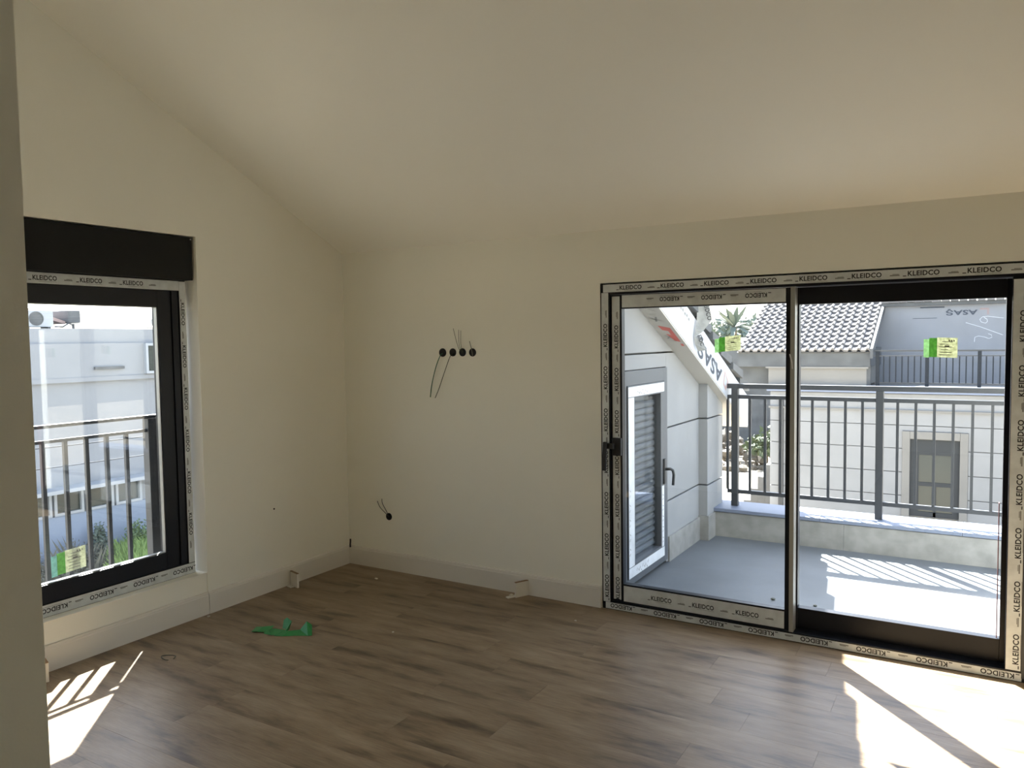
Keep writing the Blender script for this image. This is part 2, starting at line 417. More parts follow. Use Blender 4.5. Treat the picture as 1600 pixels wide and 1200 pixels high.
# ------------------------------------------------------------------ window (gable wall)
win = empty('window_1', (-0.07, -1.95, WZ0)); struct(win, 'black framed tall window with roller shutter box and printed film')
FX = -0.07
fr = MB()
for (y0, y1, z0, z1) in ((WY0, WY0 + 0.05, WZ0, 2.09), (-1.37, -1.322, WZ0, 2.09), (WY0 + 0.05, -1.37, WZ0, 0.330), (WY0 + 0.05, -1.37, 2.028, 2.09)):
    fr.box((-0.15, y0, z0), (FX, y1, z1))
fr.build('outer_frame', ANTH, win, bevel=0.0015)
sash = MB()
for (y0, y1, z0, z1) in ((WY0 + 0.05, WY0 + 0.16, 0.33, 2.028), (-1.508, -1.37, 0.33, 2.028), (WY0 + 0.16, -1.508, 0.33, 0.432), (WY0 + 0.16, -1.508, 1.926, 2.028)):
    sash.box((-0.14, y0, z0), (FX - 0.012, y1, z1))
sash.box((-0.13, -1.418, 0.335), (FX - 0.002, -1.374, 2.024))      # raised inner lip of the sash
sash.build('sash', ANTH, win, bevel=0.002)
gask = MB()
for (y0, y1, z0, z1) in ((-1.513, -1.508, 0.432, 1.926), (WY0 + 0.16, -1.508, 0.432, 0.437), (WY0 + 0.16, -1.508, 1.922, 1.926)):
    gask.box((-0.115, y0, z0), (-0.088, y1, z1))
gask.build('gasket', ALU, win)
MB().box((-0.113, WY0 + 0.155, 0.427), (-0.107, -1.50, 1.931)).build('glass_pane', GLASS, win)
tape_strip(win, (FX, WY0 + 0.02, 2.0285), Y, Z, X, 1.233, 0.058, start=0.12, pitch=0.250, wlen=0.125, wh=0.026, base=0.55)
tape_strip(win, (FX, -1.3655, 2.085), -Z, Y, X, 1.752, 0.042, start=0.13, pitch=0.262, wlen=0.138, wh=0.024, base=0.5)
tape_strip(win, (FX, -1.3225, 0.329), -Y, -Z, X, 1.27, 0.064, start=0.02, pitch=0.262, wlen=0.138, wh=0.026, base=0.5)
sb = MB().box((-0.24, WY0 + 0.006, 2.092), (-0.018, -1.302, 2.354)).build('roller_shutter_box', ANTH2, win, bevel=0.003)
MB().box((-0.020, -1.314, 2.338), (-0.0168, -1.304, 2.346)).build('corner_clip', TAPEW, sb)
MB().box((-0.33, WY0 - 0.1, 1.985), (-0.245, WY1 + 0.02, 2.40)).build('lintel', STUCCO, win)
ledge = MB().box((-0.069, WY0 + 0.002, WZ0 - 0.003), (0.000, WY1 - 0.003, WZ0 + 0.0015)).build('inner_ledge', PAINT, win)
# maker's label on the window pane
def pane_label(parent, o, u, v, n, w, h, parts):
    o = Vector(o); u = Vector(u); v = Vector(v); n = Vector(n)
    base = MB(); put = base
    def plate(mb, a, b, c, d, t):
        p = [o + u * (a * w) + v * (c * h), o + u * (b * w) + v * (c * h), o + u * (b * w) + v * (d * h), o + u * (a * w) + v * (d * h)]
        mb.add(p + [q + n * t for q in p], [(0, 3, 2, 1), (4, 5, 6, 7), (0, 1, 5, 4), (1, 2, 6, 5), (2, 3, 7, 6), (3, 0, 4, 7)])
    plate(base, 0.40, 1.0, 0.03, 1.0, 0.0005)
    s = base.build('glazing_label', PAPER, parent, label='green and cream printed glazing label stuck on the pane')
    e = MB(); plate(e, 0.0, 0.165, 0.0, 0.9, 0.0004); e.build('light_flap', parts[0], s)
    g = MB(); plate(g, 0.165, 0.40, 0.03, 0.97, 0.0005); g.build('green_band', parts[1], s)
    k = MB()
    rnd = random.Random(3)
    for i in range(6):
        a = 0.45 + rnd.random() * 0.1; ln = 0.2 + rnd.random() * 0.25
        put_rect(k, o + u * (a * w) + v * ((0.14 + i * 0.13) * h), u, v, n, ln * w, 0.03 * h, 0.0012)
    put_rect(k, o + u * (0.62 * w) + v * (0.55 * h), u, v, n, 0.14 * w, 0.07 * h, 0.0012)
    for i in range(3): put_rect(k, o + u * ((0.74 + 0.07 * i) * w) + v * (0.82 * h), u, v, n, 0.035 * w, 0.08 * h, 0.0012)
    k.build('small_print', INKG, s)
    return s
u_ = (Y + 0.06 * Z).normalized()
pane_label(win, (-0.107, -2.185, 0.455), u_, Z, X, 0.19, 0.125, (LBLT, LBLG))

# ------------------------------------------------------------------ sliding door
door = empty('door_1', (3.25, 0.05, 0)); struct(door, 'wide sliding terrace door wrapped in printed protective film')
FY = -0.003
fr = MB()
for (x0, x1, z0, z1) in ((DX0, 2.196, 0, 2.036), (4.285, DX1, 0, 2.036), (2.196, 4.285, 0.0, 0.052), (2.196, 4.285, 1.968, 2.036)):
    fr.box((x0, FY, z0), (x1, 0.14, z1))
fr.build('outer_frame', ANTH, door, bevel=0.0015)
tape_strip(door, (DX0 + 0.054, FY, 0.046), Z, -X, -Y, 1.934, 0.046, start=0.03, pitch=0.262, wlen=0.142, wh=0.026)
tape_strip(door, (DX0 + 0.02, FY, 1.982), X, Z, -Y, 2.24, 0.048, start=0.11, pitch=0.262, wlen=0.142, wh=0.026, base=0.55)
tape_strip(door, (DX1 - 0.03, FY, 0.044), -X, -Z, -Y, 2.20, 0.040, start=0.03, pitch=0.285, wlen=0.142, wh=0.026, base=0.4)
tape_strip(door, (4.350, FY, 0.055), Z, -X, -Y, 1.90, 0.062, start=0.03, pitch=0.262, wlen=0.150, wh=0.026, base=0.22)
# sash with film (nearer the room) and bare black sash behind it
S1Y = 0.012
s1 = MB()
for (x0, x1, z0, z1) in ((2.199, 2.268, 0.055, 1.965), (3.238, 3.262, 0.055, 1.965), (2.268, 3.238, 0.055, 0.168), (2.268, 3.238, 1.880, 1.965)):
    s1.box((x0, S1Y, z0), (x1, 0.058, z1))
ls = s1.build('sliding_sash', ANTH, door, bevel=0.0015)
tape_strip(door, (2.2545, S1Y, 0.066), Z, -X, -Y, 1.89, 0.051, start=0.0, pitch=0.262, wlen=0.142, wh=0.026)
tape_strip(door, (3.236, S1Y, 1.961), -X, -Z, -Y, 0.966, 0.074, start=0.10, pitch=0.252, wlen=0.120, wh=0.026, base=0.4)
tape_strip(door, (2.271, S1Y, 0.060), X, Z, -Y, 0.966, 0.098, start=0.18, pitch=0.258, wlen=0.130, wh=0.028, base=0.5)
MB().box((2.262, 0.034, 0.160), (3.244, 0.040, 1.888)).build('glass_pane', GLASS, door)
S2Y = 0.072
s2 = MB()
for (x0, x1, z0, z1) in ((3.246, 3.296, 0.055, 1.965), (4.262, 4.288, 0.055, 1.965), (3.296, 4.262, 0.055, 0.172), (3.296, 4.262, 1.872, 1.965)):
    s2.box((x0, S2Y, z0), (x1, 0.125, z1))
s2.build('fixed_sash', ANTH, door, bevel=0.0015)
MB().box((3.264, -0.001, 0.052), (3.288, 0.070, 1.972)).build('interlock_strip', ALU, door, bevel=0.001)
MB().box((3.255, 0.006, 0.056), (3.2635, 0.071, 1.964)).build('interlock_profile', ANTH, door)
MB().box((3.290, 0.095, 0.165), (4.268, 0.101, 1.880)).build('glass_pane', GLASS, door)
MB().box((4.247, 0.060, 0.18), (4.2515, 0.0945, 0.86)).build('red_edge_tape', mat('edge_tape_maroon', (0.10, 0.03, 0.03), 0.6), door, label='thin red tape line at the pane edge')
MB().box((4.353, -0.0045, 0.02), (4.384, FY + 0.001, 2.02)).build('edge_trim', RAIL, door)
MB().ribbon([((3.258, 0.004, 1.600), (3.264, 0.003, 1.602)), ((3.264, -0.012, 1.585), (3.271, -0.012, 1.588)), ((3.272, -0.014, 1.555), (3.279, -0.013, 1.556)), ((3.274, -0.006, 1.520), (3.280, -0.006, 1.520))], 0.0006).build('peeling_strip', TAPEW, door, label='small peeling pale strip on the meeting stile')
# handle
hp = MB().box((2.206, -0.010, 0.975), (2.266, S1Y, 1.085)).build('handle', INK, door, bevel=0.004, label='black lever handle')
MB().box((2.170, -0.036, 1.018), (2.226, -0.010, 1.052)).build('handle_neck', INK, hp, bevel=0.003)
MB().bar((2.176, -0.045, 1.062), (2.172, -0.050, 0.884), 0.024, 0.018, up=(0, 1, 0)).build('lever', INK, hp, bevel=0.004)
u_ = (X * 1.0 + Z * 0.085).normalized()
pane_label(door, (2.837, 0.0335, 1.608), u_, Z, -Y, 0.150, 0.088, (LBLL, LBLG))
pane_label(door, (3.905, 0.0945, 1.580), (X - 0.04 * Z).normalized(), Z, -Y, 0.152, 0.104, (LBLL, LBLG))

# ------------------------------------------------------------------ electrical boxes and loose wires
def socket(loc, label, wires, r=0.021, tilt=0.0):
    x, z = loc
    e = empty('junction_box', (x, 0, z))
    tag(e, label, 'junction box', 'open round boxes in the back wall')
    MB().disc((x, 0.002, z), (0, -1, 0), r, 0.006, 20, inner=r * 0.86).build('rim', BOXB, e)
    MB().disc((x, 0.001, z), (0, -1, 0), r * 0.87, 0.0025, 20).build('back_plate', BOXB, e)
    for pts, mtl, rad in wires:
        P = [Vector((x + a, -b, z + c)) for a, b, c in pts]
        S = []
        for i in range(len(P) - 1):
            p0 = P[max(i - 1, 0)]; p1 = P[i]; p2 = P[i + 1]; p3 = P[min(i + 2, len(P) - 1)]
            for k in range(5):
                t = k / 5; S.append(0.5 * ((2 * p1) + (p2 - p0) * t + (2 * p0 - 5 * p1 + 4 * p2 - p3) * t * t + (3 * p1 - p0 - 3 * p2 + p3) * t ** 3))
        S.append(P[-1])
        MB().tube(S, rad, 6).build('wire', mtl, e, smooth=True)
    return e
socket((0.923, 1.617), 'round black wall box with a long green wire hanging down', [([(0, 0.003, -0.008), (0.0, 0.03, -0.02), (-0.04, 0.03, -0.10), (-0.085, 0.02, -0.22), (-0.105, 0.015, -0.315)], WIREG, 0.0034)], r=0.030)
socket((1.010, 1.618), 'round black wall box with a thin dark wire hanging down', [([(0, 0.003, -0.008), (-0.005, 0.03, -0.03), (-0.06, 0.03, -0.15), (-0.11, 0.02, -0.25), (-0.150, 0.015, -0.320)], WIREO, 0.0026)], r=0.028)
socket((1.092, 1.618), 'round black wall box with three wire ends standing up', [([(0, 0.003, -0.01), (-0.025, 0.02, 0.04), (-0.055, 0.03, 0.165)], WIREO, 0.0018), ([(0, 0.003, 0), (-0.015, 0.02, 0.05), (-0.010, 0.03, 0.155)], WIREO, 0.0016), ([(0.005, 0.003, 0), (0.0, 0.02, 0.05), (0.008, 0.03, 0.150)], WIREO, 0.0016)], r=0.028)
socket((1.175, 1.617), 'round black wall box with one short wire stub, nearest the sliding door', [([(0, 0.003, -0.022), (-0.001, 0.012, 0.02), (-0.012, 0.02, 0.078)], mat('wire_pale', (0.20, 0.19, 0.15), 0.6), 0.0026)], r=0.028)
socket((0.403, 0.400), 'low round black wall box with two curled wires above the skirting', [([(0.0, 0.003, 0.0), (-0.02, 0.02, 0.03), (-0.06, 0.03, 0.07), (-0.085, 0.03, 0.115)], WIREO, 0.0024), ([(0.0, 0.003, 0.0), (-0.012, 0.02, 0.05), (-0.036, 0.03, 0.10), (-0.040, 0.03, 0.135)], WIREB, 0.0024)], r=0.027)
tag(MB().tube([(0.028, -0.020, 0.128), (0.029, -0.022, 0.15), (0.038, -0.028, 0.176), (0.041, -0.031, 0.194)], 0.0065, 8).build('cable_stub', WIREB, loc=(0.028, -0.02, 0.128)), 'short black cable end in the room corner above the skirting', 'cable')
tag(MB().disc((0.0, -0.735, 0.560), (1, 0, 0), 0.006, 0.004, 10).build('wall_plug', WIREB, loc=(0, -0.735, 0.56)), 'tiny dark plug hole on the gable wall', 'wall plug')

# ------------------------------------------------------------------ offcuts, green tape, crumbs
def offcut(o, u, n, label):
    """short skirting offcut standing on end, with a loose flat sliver at its foot"""
    o = Vector(o); u = Vector(u).normalized(); n = Vector(n).normalized()
    e = empty('skirting_offcut', tuple(o)); tag(e, label, 'offcut', 'skirting offcuts on the floor')
    def bx(a0, a1, b0, b1, z0, z1):
        mb = MB(); p = [o + u * a + n * b + Z * z for z in (z0, z1) for a, b in ((a0, b0), (a1, b0), (a1, b1), (a0, b1))]
        return mb.add(p, [(0, 3, 2, 1), (4, 5, 6, 7), (0, 1, 5, 4), (1, 2, 6, 5), (2, 3, 7, 6), (3, 0, 4, 7)])
    bx(0, 0.10, 0, 0.014, 0, 0.098).build('face', SKIRT, e, bevel=0.001)
    bx(0, 0.10, 0, 0.014, 0.0982, 0.103).build('cut_edge', MDF, e)
    bx(-0.05, 0.06, 0.016, 0.045, 0.0, 0.006).build('sliver', SKIRT, e)
offcut((0.028, -0.615, 0), (0.96, -0.28, 0), (-0.28, -0.96, 0), 'short white skirting offcut standing against the gable wall skirting')
offcut((1.555, -0.105, 0), (0.45, 0.89, 0), (-0.89, 0.45, 0), 'short white skirting offcut with brown top edge against the back wall')
offcut((0.040, -2.320, 0), (0.95, -0.3, 0), (-0.3, -0.95, 0), 'white skirting offcut standing below the tall window')

gt = empty('green_tape', (0.64, -1.28, 0)); tag(gt, 'crumpled bright green tape strip lying on the brown floor', 'tape')
def widen(rows, k=1.7):
    out = []
    for a, b in rows:
        a = Vector(a); b = Vector(b); c = (a + b) / 2; p, q = c + (a - c) * k, c + (b - c) * k
        p.z = max(p.z, 0.002); q.z = max(q.z, 0.002); out.append((p, q))
    return out
MB().ribbon(widen([((0.47, -1.325, 0.004), (0.49, -1.365, 0.003)), ((0.52, -1.320, 0.012), (0.535, -1.360, 0.010)), ((0.575, -1.285, 0.014), (0.585, -1.325, 0.006))]), 0.0008).build('flat_end', GREENT, gt)
MB().ribbon(widen([((0.555, -1.315, 0.008), (0.575, -1.350, 0.003)), ((0.595, -1.295, 0.003), (0.635, -1.345, 0.004)), ((0.66, -1.285, 0.006), (0.66, -1.33, 0.004)), ((0.668, -1.235, 0.034), (0.685, -1.285, 0.008)), ((0.625, -1.215, 0.042), (0.655, -1.235, 0.006)), ((0.60, -1.225, 0.030), (0.615, -1.245, 0.004))]), 0.0008).build('folded_loop', GREENT, gt)
MB().ribbon(widen([((0.645, -1.300, 0.004), (0.66, -1.345, 0.003)), ((0.70, -1.290, 0.008), (0.71, -1.325, 0.003)), ((0.755, -1.250, 0.012), (0.765, -1.285, 0.004)), ((0.785, -1.215, 0.044), (0.825, -1.250, 0.006)), ((0.815, -1.205, 0.030), (0.845, -1.235, 0.004))]), 0.0008).build('curled_end', GREENT, gt)

def crumb(x, y, r, label):
    rnd = random.Random(int(x * 1000)); mb = MB()
    bm = bmesh.new(); bmesh.ops.create_icosphere(bm, subdivisions=1, radius=r)
    for v in bm.verts: v.co *= rnd.uniform(0.7, 1.25); v.co.z *= 0.55
    zmin = min(v.co.z for v in bm.verts)
    mb.add([(v.co.x + x, v.co.y + y, v.co.z - zmin) for v in bm.verts], [[v.index for v in f.verts] for f in bm.faces]); bm.free()
    tag(mb.build('plaster_crumb', CRUMB, loc=(x, y, 0)), label, 'debris', 'plaster crumbs on the floor')
crumb(0.47, -0.235, 0.014, 'pale plaster crumb on the floor below the low wall box')
crumb(1.515, -0.10, 0.017, 'pale plaster crumb beside the offcut at the back wall')
crumb(2.09, -0.30, 0.008, 'pale plaster crumb on the floor near the end of the back skirting')
crumb(0.055, -1.335, 0.011, 'pale plaster crumb at the skirting joint below the window corner')
crumb(1.24, -0.98, 0.007, 'tiny pale crumb on the open floor right of the green tape')
rg = MB().tube([(0.40 + 0.045 * math.cos(t), -1.86 + 0.03 * math.sin(t) , 0.004 + 0.003 * math.sin(2 * t)) for t in [i * 0.42 for i in range(14)]], 0.0022, 6)
tag(rg.build('wire_ring', WIREO, loc=(0.40, -1.86, 0), smooth=True), 'small bent wire ring on the floor beside the sunlit patch', 'wire')

# ------------------------------------------------------------------ terrace outside the door
TZ = -0.02
struct(MB().box((2.0, 0.25, -3.2), (7.0, 2.2, TZ)).build('terrace_floor', CONC), 'grey concrete terrace floor beyond the sliding door')
struct(MB().box((2.132, 0.0, -0.3), (4.385, 0.25, -0.001)).build('trim_threshold', CONC), 'concrete threshold under the sliding door')
par = MB().box((2.05, 2.2, -3.2), (7.0, 2.52, 0.196)).build('parapet', TILEG, loc=(3.2, 2.2, -3.2)); struct(par, 'low grey terrace parapet carrying the railing')
xx = 2.05
while xx < 6.9:
    MB().box((xx + 0.001, 2.188, TZ), (min(xx + 1.19, 7.0) - 0.001, 2.2, 0.19)).build('facing_tile', TILEG, par); xx += 1.19
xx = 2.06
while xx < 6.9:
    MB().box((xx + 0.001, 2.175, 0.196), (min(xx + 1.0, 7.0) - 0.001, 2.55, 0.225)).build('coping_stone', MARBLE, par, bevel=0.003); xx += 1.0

def railing(name, parent, A, posts, bals, z0, zt, zr2, zb, axis, at, label=None, ends=None, bw=0.02, pw=0.056, mtl=None, hh=0.040, rh=0.032, hw=0.055, rw=0.03):
    """straight railing along an axis: handrail, second rail, bottom rail, posts and balusters"""
    mtl = mtl or RAIL
    a0, a1 = ends
    def P(t, z, d=0): return (t, at + d, z) if axis == 'x' else (at + d, t, z)
    def seg(t0, t1, za, zb_, w):  # noqa
        mb = MB(); p = P(t0, za, -w / 2); q = P(t1, zb_, w / 2); return mb.box(p, q)
    seg(a0, a1, zt - hh, zt, hw).build('handrail', mtl, parent, bevel=0.003)
    seg(a0 + 0.03, a1, zr2 - rh, zr2, rw).build('upper_rail', mtl, parent)
    seg(a0 + 0.03, a1, zb, zb + rh, rw).build('lower_rail', mtl, parent)
    for t in posts: seg(t - pw / 2, t + pw / 2, z0, zt - hh, pw).build('post', mtl, parent, bevel=0.003)
    for t in bals: seg(t - bw / 2, t + bw / 2, zb + rh, zr2 - rh, bw).build('baluster', mtl, parent)
RY = 2.36
rl = empty('terrace_railing', (3.4, RY, 0.225)); tag(rl, 'dark grey metal railing with vertical balusters on the terrace parapet', 'railing')
posts = [2.33, 3.475, 4.62, 5.765]
bals = [2.265]
for i in range(3):
    for k in range(1, 9): bals.append(posts[i] + (posts[i + 1] - posts[i]) * k / 9)
railing('terrace_railing', rl, None, posts, bals, 0.225, 1.292, 1.196, 0.335, 'x', RY, ends=(2.235, 6.4))

# French-balcony railing outside the tall window
r2 = empty('window_railing', (-0.27, -1.95, 0.24)); tag(r2, 'dark grey metal guard rail outside the tall window', 'railing')
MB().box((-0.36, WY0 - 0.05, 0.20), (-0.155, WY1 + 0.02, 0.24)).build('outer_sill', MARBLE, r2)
railing('window_railing', r2, None, [-1.463, -2.55], [-1.392, -1.624, -1.748, -1.870, -1.993, -2.117, -2.24, -2.36, -2.47], 0.24, 1.266, 1.180, 0.30, 'y', -0.27, ends=(-2.60, -1.355), bw=0.021, pw=0.060, hh=0.020, rh=0.018, hw=0.036, rw=0.024)

# ------------------------------------------------------------------ terrace side wall with shuttered door, sloping verge
RS = 0.448
def so_z(y): return 2.205 - RS * y
def clip(poly, f):
    """keep the part of a (y,z) polygon where f(y,z)<=0"""
    out = []
    for i in range(len(poly)):
        a, b = poly[i], poly[(i + 1) % len(poly)]; fa, fb = f(*a), f(*b)
        if fa <= 0: out.append(a)
        if fa * fb < 0:
            t = fa / (fa - fb); out.append((a[0] + (b[0] - a[0]) * t, a[1] + (b[1] - a[1]) * t))
    return out
WX = 2.12
wing = empty('wall_wing', (WX, 1.3, -3.2)); struct(wing, 'pale rendered terrace side wall with grooves below a sloping verge')
cz = clip([(0.25, -3.2), (2.46, -3.2), (2.46, 3.0), (0.25, 3.0)], lambda y, z: z - (so_z(y) - 0.01))
MB().prism(cz, 'x', -0.2, 2.04).build('core', STUCCO, wing)
zb = [TZ, 0.451, 1.015, 1.590, 2.4]
G = 0.006
def panel(y0, y1, z0, z1, x0=2.04, x1=WX):
    p = clip([(y0, z0), (y1, z0), (y1, z1), (y0, z1)], lambda y, z: z - so_z(y))
    if len(p) >= 3: MB().prism(p, 'x', x0, x1).build('wall_panel', STUCCO, wing, bevel=0.003)
for i in range(4):
    z0, z1 = zb[i] + G, zb[i + 1] - G
    if i < 2:
        panel(0.25, 0.374, z0, z1); panel(1.20, 1.998, z0, z1)
    elif i == 2:
        panel(0.25, 0.374, z0, z1); panel(1.20, 1.998, z0, z1); panel(0.374, 1.20, 1.482, z1)
    else: panel(0.25, 1.998, z0, z1)
    panel(2.0, 2.44, z0, z1, 2.04, WX + 0.075)
MB().box((WX - 0.01, 1.235, TZ), (WX + 0.014, 1.998, 0.176)).build('skirting_tile', TILEG, wing, bevel=0.002)
MB().box((WX - 0.01, 1.985, TZ), (WX + 0.09, 2.186, 0.190)).build('skirting_tile', TILEG, wing, bevel=0.002)
# verge: soffit, membrane fascia, tiles
def slope_slab(mb, x0, x1, y0, y1, d0, d1):
    return mb.prism([(y0, so_z(y0) + d0), (y1, so_z(y1) + d0), (y1, so_z(y1) + d1), (y0, so_z(y0) + d1)], 'x', x0, x1)
roofw = empty('sloping_roof', (1.2, 1.5, 1.0)); tag(roofw, 'sloping roof edge wrapped in printed white membrane above the terrace side wall', 'roof')
sof = slope_slab(MB(), -0.3, 2.262, 0.30, 3.05, 0.0, 0.02).build('soffit', SOFF, roofw)
fas = slope_slab(MB(), -0.3, 2.265, 0.30, 3.05, 0.012, 0.29).build('verge_board', MEMBW, roofw)
yy = 0.32; k = 0
while yy < 3.0:
    y1 = min(yy + 0.33, 3.08); mb = MB()
    mb.prism([(yy, so_z(yy) + 0.295), (y1, so_z(y1) + 0.295 + 0.05), (y1, so_z(y1) + 0.42), (yy, so_z(yy) + 0.355)], 'x', 1.6, 2.275 + 0.02 * (k % 2))
    mb.build('verge_tile', GREYB, roofw); yy += 0.30; k += 1
# print on the membrane: lettering runs along the slope, upside down
ds = Vector((0, 1, -RS)).normalized(); dn = Vector((0, RS, 1)).normalized()
pr = MB()
put_word(pr, 'ASAŞ', Vector((2.265, 2.20, so_z(2.20) + 0.225)), -ds, -dn, X, 0.70, 0.175, 0.001)
sm = MB()
for i in range(9): put_rect(sm, Vector((2.265, 0.92 + 0.045 * i, so_z(0.92 + 0.045 * i) + 0.20 + 0.008 * (i % 2))), ds, dn, X, 0.032, 0.022, 0.001)
sm.build('small_print', INKG, fas)
pr.build('lettering', INKN, fas)
lg = MB(); o = Vector((2.266, 2.26, so_z(2.26) + 0.22))
lg.add([o, o + ds * 0.16 - dn * 0.05, o + ds * 0.10 - dn * 0.15, o - dn * 0.13, o + ds * 0.03 - dn * 0.02, o + ds * 0.11 - dn * 0.06, o + ds * 0.08 - dn * 0.12, o + ds * 0.03 - dn * 0.11],
       [(0, 1, 5, 4), (1, 2, 6, 5), (2, 3, 7, 6), (3, 0, 4, 7)])
lg.build('logo', mat('logo_faded', (0.42, 0.30, 0.27), 0.6), fas)
# red mark and letters on the underside
def sp(x, y): return Vector((x, y, so_z(y) - 0.0015))
rl_ = MB(); q = [(2.155, 0.93), (2.235, 0.97), (2.238, 1.20), (2.20, 1.18), (2.205, 1.02), (2.165, 1.0)]
rl_.add([sp(*p) for p in q], [(0, 1, 4, 5), (1, 2, 3, 4)])
rl_.add([sp(2.17, 1.06), sp(2.20, 1.08), sp(2.215, 1.17), sp(2.20, 1.18)], [(0, 1, 2, 3)])
rl_.add([sp(2.222, 1.23), sp(2.243, 1.23), sp(2.243, 1.27), sp(2.222, 1.27)], [(0, 1, 2, 3)])
rl_.build('red_mark', RED, sof)
il = MB()
for (a, b) in (((2.14, 0.82), (2.215, 0.86)), ((2.19, 0.80), (2.17, 0.87)), ((2.16, 0.76), (2.20, 0.77)), ((2.15, 1.09), (2.185, 1.13)), ((2.16, 1.14), (2.19, 1.10)), ((2.15, 1.15), (2.20, 1.19)), ((2.18, 0.68), (2.22, 0.72))):
    p, q = sp(*a), sp(*b); d = (q - p).normalized(); r = d.cross(Z).normalized() * 0.007
    il.add([p - r, q - r, q + r, p + r], [(0, 1, 2, 3)])
il.build('lettering', INKG, sof)
# tangled piece of printed frame film hanging on the verge
lt = empty('loose_film', (2.28, 1.4, 1.75)); tag(lt, 'torn grey printed film tangled on the sloping roof edge', 'plastic film')
MB().ribbon([((2.285, 1.414, 1.979), (2.358, 1.488, 1.977)), ((2.287, 1.430, 1.920), (2.370, 1.497, 1.909)), ((2.283, 1.436, 1.832), (2.375, 1.520, 1.830)), ((2.280, 1.410, 1.754), (2.320, 1.470, 1.743)), ((2.277, 1.390, 1.705), (2.295, 1.442, 1.719))], 0.001).build('upper_fold', FILMG, lt)
MB().ribbon([((2.277, 1.392, 1.704), (2.296, 1.440, 1.717)), ((2.279, 1.405, 1.646), (2.325, 1.466, 1.659)), ((2.290, 1.442, 1.591), (2.346, 1.480, 1.600))], 0.001).build('lower_fold', FILMG, lt)
nf = Vector((0.55, -0.83, 0)); lw = MB()
put_word(lw, 'EIDCO', Vector((2.325, 1.458, 1.945)) + nf * 0.008, Vector((0.22, 0.15, -0.96)), Vector((0.75, 0.5, 0.25)), nf, 0.125, 0.036, 0.004)
lw.build('lettering', INK, lt)
lw = MB()
put_word(lw, 'EIDC', Vector((2.288, 1.420, 1.712)) + nf * 0.012, Vector((0.25, 0.17, -0.95)), Vector((0.75, 0.5, 0.25)), nf, 0.085, 0.030, 0.004)
lw.build('lettering', INK, lt)
# shuttered door in the side wall
sd = empty('shutter_door', (WX, 0.84, TZ)); tag(sd, 'grey framed terrace shutter door with roller slats and white protective film', 'door')
y0, y1, z0, z1 = 0.378, 1.196, 0.012, 1.478
mb = MB()
for (a, b, c, d) in ((y0, y0 + 0.03, z0, z1), (y1 - 0.075, y1, z0, z1), (y0 + 0.03, y1 - 0.075, z1 - 0.10, z1), (y0 + 0.03, y1 - 0.075, z0, z0 + 0.05)):
    mb.box((2.05, a, c), (WX + 0.012, b, d))
mb.build('outer_frame', FRG, sd, bevel=0.002)
mb = MB()
ya, yb, za, zc = y0 + 0.03, y1 - 0.075, z0 + 0.05, z1 - 0.10
for (a, b, c, d) in ((ya, ya + 0.12, za, zc), (yb - 0.09, yb, za, zc), (ya + 0.12, yb - 0.09, za, za + 0.09), (ya + 0.12, yb - 0.09, zc - 0.085, zc)):
    mb.box((2.06, a, c), (WX + 0.022, b, d))
lf = mb.build('leaf_frame', FRG, sd, bevel=0.002)
TX = WX + 0.0222
t = MB(); t.box((TX, ya + 0.005, zc - 0.075), (TX + 0.0006, yb - 0.02, zc - 0.008)); t.build('white_film', TAPEW, lf)
t = MB(); t.box((TX, ya + 0.003, za + 0.005), (TX + 0.0006, yb - 0.02, za + 0.075)); t.build('white_film', TAPEW, lf)
t = MB(); t.box((TX, ya + 0.006, za + 0.08), (TX + 0.0006, ya + 0.105, zc - 0.08)); t.build('white_film', TAPEW, lf)
t = MB(); t.box((TX, yb - 0.072, za + 0.08), (TX + 0.0006, yb - 0.028, 0.60)); t.build('white_film', TAPEW, lf)
ms = MB(); rnd = random.Random(11)
for i in range(9):
    a = ya + 0.16 + 0.024 * i; put_rect(ms, (TX, a, zc - 0.055 + 0.008 * math.sin(i * 2.1)), (0, 0.6, 0.5 * (-1) ** i), (0, -0.5 * (-1) ** i, 0.6), X, 0.022, 0.006, 0.001)
    a = ya + 0.14 + 0.026 * i; put_rect(ms, (TX, a, za + 0.03 + 0.008 * math.sin(i * 1.7)), (0, 0.5, 0.6 * (-1) ** i), (0, -0.6 * (-1) ** i, 0.5), X, 0.024, 0.006, 0.001)
for i in range(10):
    put_rect(ms, (TX, yb - 0.062, za + 0.11 + i * 0.04), (0, 0.8, 0.4 * (-1) ** i), (0, -0.4 * (-1) ** i, 0.8), X, 0.022, 0.006, 0.001)
    put_rect(ms, (TX, ya + 0.018, za + 0.16 + i * 0.05), (0, 0.7, 0.6 * (-1) ** i), (0, -0.6 * (-1) ** i, 0.7), X, 0.022, 0.005, 0.001)
ms.build('film_print', INKG, lf)
sy0, sy1 = ya + 0.12, yb - 0.09
zz = za + 0.095
sl = MB(); n = 6
pro = [(2.075, 0.0), (2.086, 0.008), (2.092, 0.020), (2.090, 0.034), (2.082, 0.044), (2.075, 0.048), (2.070, 0.048), (2.070, 0.0)]
sl.prism([(a, b) for a, b in [(p[0], p[1]) for p in pro]], 'y', sy0, sy1)
